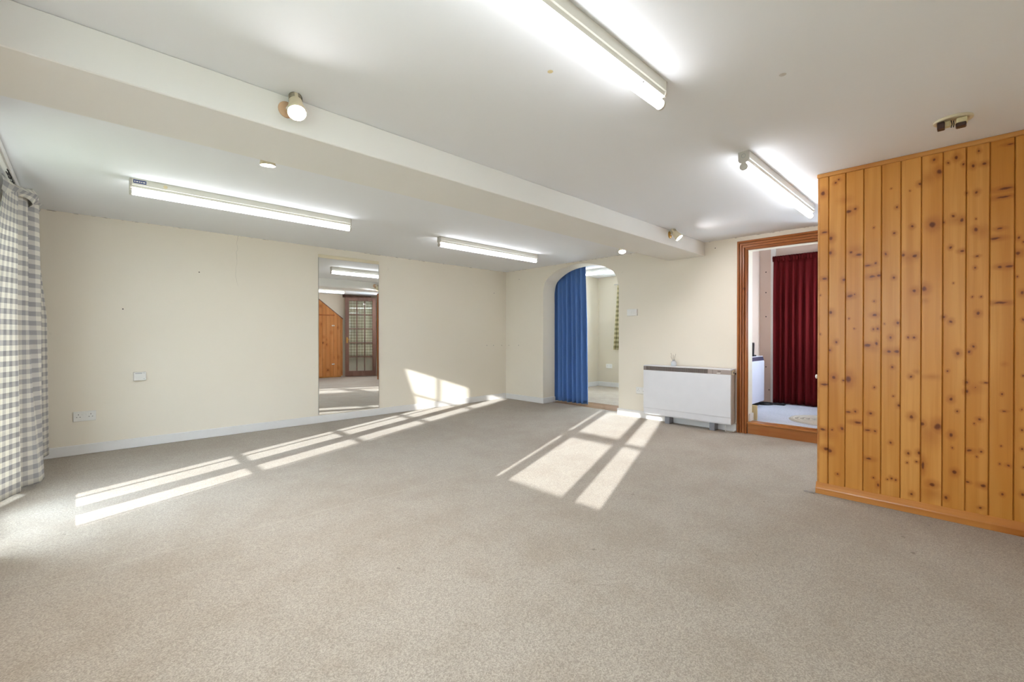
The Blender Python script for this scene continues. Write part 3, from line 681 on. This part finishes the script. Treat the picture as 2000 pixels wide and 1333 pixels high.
spot(tuple(on(580, 221, 1, 2.055)), (-.10, -.50, -.86), (.663, BY0, 2.066), (0, -1, 0), 'spotlight on a beige rose on the beam, window end, doorway side', M['rose'], SPG)
spot(tuple(on(1327, 465, 1, 2.045)), (.15, -.60, -.79), (4.300, BY0, 2.080), (0, -1, 0), 'spotlight on a brass rose on the beam, near the hall doorway', M['brass'], SPG, 'lamp2')
spot((.735, 2.690, 1.985), (.05, .10, -.99), (.69, BY1, 2.06), (0, 1, 0), 'spotlight on the mirror side of the beam, window end', M['rose'], SPG)
spot((4.24, 2.660, 1.968), (-.30, -.18, -.93), (4.24, BY1, 2.06), (0, 1, 0), 'spotlight on the mirror side of the beam, near the arch', M['rose'], SPG, 'lamp2')

# smoke alarm base left open
sm = root('smoke_alarm_base', (3.12, .072, H), 'open yellowed smoke alarm base hanging from the ceiling by the pine wall', 'smoke alarm')
lathe('base_plate', (3.12, .072, H), (0, 0, -1), [(0, .073), (.006, .073), (.010, .069), (.011, .058), (.008, .056), (.008, 0)], M['cream_plas'], sm, 40)
box('battery_block', 3.085, 3.125, .020, .072-.012, H-.036, H-.008, M['old_plas'], sm, .006, seg=2)
box('terminal_block', 3.098, 3.130, .080, .108, H-.034, H-.008, M['old_plas'], sm, .003)
box('battery_clip', 3.075, 3.115, .024, .062, H-.056, H-.0362, M['brown_plas'], sm, .004)
box('contact_plate', 3.080, 3.118, .100, .128, H-.046, H-.012, M['brown_plas'], sm, .003)
mk('spring_wire', *join(tubegeo([(3.10, .078, H-.01), (3.098, .074, H-.03), (3.10, .078, H-.046)], .002, 6), tubegeo([(3.11, .070, H-.01), (3.106, .068, H-.03), (3.108, .070, H-.044)], .002, 6)), M['dark'], sm)

# marks in ceiling and walls
lathe('paint_chip', (1.376, 1.200, H), (0, 0, -1), [(-.001, .013), (.0012, .011), (.0013, .0)], M['ply'], ceiling, 7, False, label='bare tan chip in the paint')
lathe('filled_spot', (2.082, .548, H), (0, 0, -1), [(-.001, .016), (.0006, .012), (.0007, .0)], simple('grey_filler', (206, 203, 199), .8), ceiling, 14, False)
for u, v in ((951, 675), (964, 675), (980, 675), (389, 532), (965, 573), (240, 604)):
    q = on(u, v, 1, YL); lathe('screw_hole', (q.x, YL, q.z), (0, -1, 0), [(-.001, .006), (.0006, .005), (.0007, 0)], M['dark'], wall_left, 10, False)
for u, v in ((994, 675), (1013, 675), (1014, 546), (1397, 485)):
    q = on(u, v, 0, XF); lathe('screw_hole', (XF, q.y, q.z), (-1, 0, 0), [(-.001, .006), (.0006, .005), (.0007, 0)], M['dark'], wall_far, 10, False)
for v in (532, 572, 619, 717, 762):
    q = on(1496+ (6 if v == 762 else 0), v, 0, HX); lathe('screw_hole', (HX, q.y, q.z), (-1, 0, 0), [(-.001, .009), (.002, .007), (.003, 0)], M['dark'], wall_hall_far, 10, False)

# ================================================================== SOCKETS AND SWITCHES
def plate(name, c, nrm_, wid, hei, label, cat, kind, group=None, dep=.010):
    """c = centre on the wall, nrm_ = direction out of the wall"""
    n_ = Vector(nrm_); c = Vector(c); u = Vector((0, 0, 1)).cross(n_)          # to the right when looking at the wall
    def geo(a0, a1, b0, b1, d0, d1, bev=0.0):
        V, F = boxgeo(a0, a1, b0, b1, d0, d1, bev); return [c+u*p.x+Vector((0, 0, 1))*p.y+n_*p.z for p in V], F
    o = root(name, c-Vector((0, 0, hei/2)), label, cat, group)
    mk('plate', *geo(-wid/2, wid/2, -hei/2, hei/2, 0, dep, .003), M['plas'], o)
    if kind == 'double':
        for s in (-1, 1):
            cx = s*wid*.27
            mk('rocker', *geo(s*.012-.006, s*.012+.006, .010, .026, dep, dep+.003, .001), M['plas'], o)
            for a, b, w_, h_ in ((0, .016, .004, .008), (-.011, -.006, .007, .004), (.011, -.006, .007, .004)):
                mk('pin_hole', *geo(cx+a-w_/2, cx+a+w_/2, b-h_/2, b+h_/2, dep-.001, dep+.0003), M['dark'], o)
    if kind == 'switch':
        for k in (-1, 0, 1): mk('rocker', *geo(k*.024-.010+.01, k*.024+.010+.01, -.020, .020, dep, dep+.004, .0015), M['plas'], o)
    if kind == 'thermo':
        mk('marking', *geo(-wid*.38, wid*.18, hei*.30, hei*.36, dep, dep+.0006), M['grey'], o)
        mk('screw', *geo(wid*.30, wid*.36, hei*.34, hei*.40, dep, dep+.001), M['grey'], o); mk('screw', *geo(wid*.30, wid*.36, -hei*.34, -hei*.28, dep, dep+.001), M['grey'], o)
    return o
plate('double_socket', (.013, YL, .338), (0, -1, 0), .148, .088, 'white double socket low on the wall beside the checked curtain', 'socket', 'double')
plate('junction_box', (.390, YL, .670), (0, -1, 0), .092, .080, 'small white junction box on the wall above the double socket', 'wall box', 'thermo', dep=.035)
plate('double_socket', (XF, 2.950, .350), (-1, 0, 0), .146, .086, 'white double socket half hidden by the storage heater', 'socket', 'double')
plate('light_switch', (XF, 3.077, 1.357), (-1, 0, 0), .146, .086, 'white wide light switch between the arch and the hall doorway', 'switch', 'switch', dep=.022)
plate('double_socket', (R2X, 5.215, .43), (-1, 0, 0), .146, .086, 'white double socket in the room beyond the arch', 'socket', 'double')
plate('light_switch', (6.52, HYL, 1.40), (0, -1, 0), .086, .086, 'white light switch on the hall wall above the phone', 'switch', 'blank')

# ================================================================== STORAGE HEATER
ht = root('storage_heater', (5.07, 2.31, 0), 'wide white storage heater standing against the cream wall', 'heater')
hx, hy0, hy1 = 4.988, 1.800, 2.826
box('casing', hx+.020, XF-.022, hy0+.002, hy1-.002, .092, .680, M['heatb'], ht, .006)
mk('front_panel', *prismgeo([(hx+.020, .632), (hx+.003, .632), (hx, .628), (hx, .175), (hx+.004, .165), (hx+.007, .105), (hx+.012, .092), (hx+.020, .090)], hy0, hy1, 1), M['heatw'], ht)
mk('top_plate', *prismgeo([(hx+.006, .682), (hx+.004, .688), (hx+.008, .693), (XF-.022, .693), (XF-.022, .680), (hx+.02, .680)], hy0, hy1, 1), M['heatw'], ht)
box('grille_back', hx+.010, hx+.020, 2.040, hy1, .633, .681, M['heatd'], ht)
gs = []
yy = 2.046
while yy < 2.786: gs.append(boxgeo(hx+.003, hx+.012, yy, yy+.006, .634, .680)); yy += .0125
gs.append(boxgeo(hx+.002, hx+.012, 2.788, hy1, .633, .681, .001))
mk('grille', *join(*gs), M['heatg'], ht)
cpn = box('control_panel', hx+.002, hx+.020, hy0, 2.041, .633, .681, M['heatc'], ht, .002)
box('panel_joint', hx+.0012, hx+.003, 1.986, 1.989, .634, .680, M['heatd'], cpn)
box('nameplate', hx+.0012, hx+.003, 1.905, 1.945, .640, .646, M['plas'], cpn)
box('nameplate', hx+.0012, hx+.003, 1.900, 1.935, .662, .668, M['heatd'], cpn)
for a in (2.510, 1.983): box('leg', hx+.045, XF-.022, a, a+.058, 0.0, .095, M['grey'], ht, .003)
db = box('dial_box', hx+.045, hx+.105, hy0-.008, hy0+.004, .628, .678, M['cream_plas'], ht, .004)
box('dial_window', hx+.060, hx+.090, hy0-.0095, hy0-.007, .640, .666, M['heatd'], db)
lathe('dial_knob', (XF-.045, hy0+.002, .640), (0, -1, 0), [(0, .009), (.014, .008), (.015, 0)], M['dark'], ht, 12)
mk('cable', *tubegeo([(hx+.06, 1.875, .10), (hx+.055, 1.870, .05), (hx+.050, 1.868, .012), (hx+.06, 1.855, .006), (hx+.10, 1.80, .006), (XF-.03, 1.80, .012)], .005, 8), M['plas'], ht, smooth=True)
# reed diffuser on the heater
dx, dy, dz_ = 5.065, 2.472, .693
df = root('reed_diffuser', (dx, dy, dz_), 'small glass reed diffuser standing on the storage heater', 'diffuser')
lathe('bottle', (dx, dy, dz_), (0, 0, 1), [(0, .028), (.003, .031), (.045, .031), (.055, .024), (.060, .012), (.068, .012)], M['bottle'], df, 24)
lathe('liquid', (dx, dy, dz_+.003), (0, 0, 1), [(0, .027), (.030, .028), (.031, 0)], M['liquid'], df, 24)
lathe('collar', (dx, dy, dz_+.062), (0, 0, 1), [(0, .014), (.014, .014), (.015, .006)], M['silver'], df, 20)
for k, (a, b) in enumerate(((-.012, .030), (.006, -.022), (.010, .012), (-.004, -.008), (.002, .040))):
    mk('reed', *tubegeo([(dx, dy, dz_+.03), (dx+a, dy+b, dz_+.155-.01*k)], .0013, 5), M['reed'], df)

# ================================================================== THINGS IN THE HALL
hh_ = root('storage_heater', (6.25, 2.045, HZ), 'lilac-white storage heater with a dark top strip in the hall', 'heater')
mk('body', *prismgeo([(1.985, .165), (1.978, .18), (1.978, .705), (1.985, .720), (HYL-.005, .720), (HYL-.005, .165)], 5.80, 6.70, 0), M['heatl'], hh_)
mk('vent_strip', *prismgeo([(1.980, .7205), (1.992, .770), (HYL-.005, .770), (HYL-.005, .7205)], 5.80, 6.695, 0), M['heatp'], hh_)
box('top_plate', 5.80, 6.69, 1.990, HYL-.005, .7705, .780, M['heatl'], hh_, .003)
for a in (5.95, 6.50): box('leg', a, a+.06, 2.0, HYL-.01, HZ, .166, M['black'], hh_)
ph = root('cordless_phone', (6.40, 2.045, .780), 'black cordless phone upright in its base on the hall heater', 'phone')
box('base', 6.36, 6.46, 2.000, 2.085, .780, .800, M['black'], ph, .006)
mk('handset', *prismgeo([(6.385, .800), (6.425, .800), (6.440, .930), (6.436, .955), (6.420, .962), (6.408, .955), (6.402, .935)], 2.018, 2.066, 1), M['black'], ph)
mk('keypad', *join(*[boxgeo(6.3885+.0028*k, 6.3925+.0028*k, 2.024+.013*j, 2.033+.013*j, .815+.020*k, .827+.020*k) for k in range(4) for j in range(3)]), M['grey'], ph)
tag(box('plywood_offcut', XD+.012, XD+.035, 1.645, 1.700, HZ+.001, HZ+.165, M['ply'], bev=.002), 'small upright plywood offcut beside the hall step', 'board')
cb = tag(root('black_cord', (6.75, 1.95, HZ), '', ''), 'black cord lying in flat loops by the foot of the red curtain', 'cord')
def loop(cx, cy, rx, ry, a0, a1, n=20): return [(cx+rx*math.cos(a0+(a1-a0)*i/n), cy+ry*math.sin(a0+(a1-a0)*i/n), HZ+.009) for i in range(n+1)]
mk('cable', *join(tubegeo(loop(6.70, 1.97, .12, .10, 0, 6.2), .009, 8), tubegeo(loop(6.74, 1.95, .08, .08, 0, 6.2), .009, 8)), M['black'], cb, smooth=True)
mk('plug_strip', *boxgeo(6.72, 6.80, 1.74, 1.88, HZ+.001, HZ+.022, .006), M['black'], cb)
rm = root('round_mat', (5.79, 1.13, HZ), 'round beige woven mat on the hall floor', 'mat')
lathe('mat_body', (5.79, 1.13, HZ+.0005), (0, 0, 1), [(0, .312), (.003, .315), (.007, .312), (.008, .29), (.008, 0)], M['mat'], rm, 48)
for i in range(11):
    rr_ = .295-.026*i
    pts = [(5.79+rr_*math.cos(2*math.pi*k/48), 1.13+rr_*math.sin(2*math.pi*k/48), HZ+.009) for k in range(49)]
    mk('braid', *tubegeo(pts, .010, 6), M['mat2'] if i % 2 else M['mat'], rm, smooth=True)
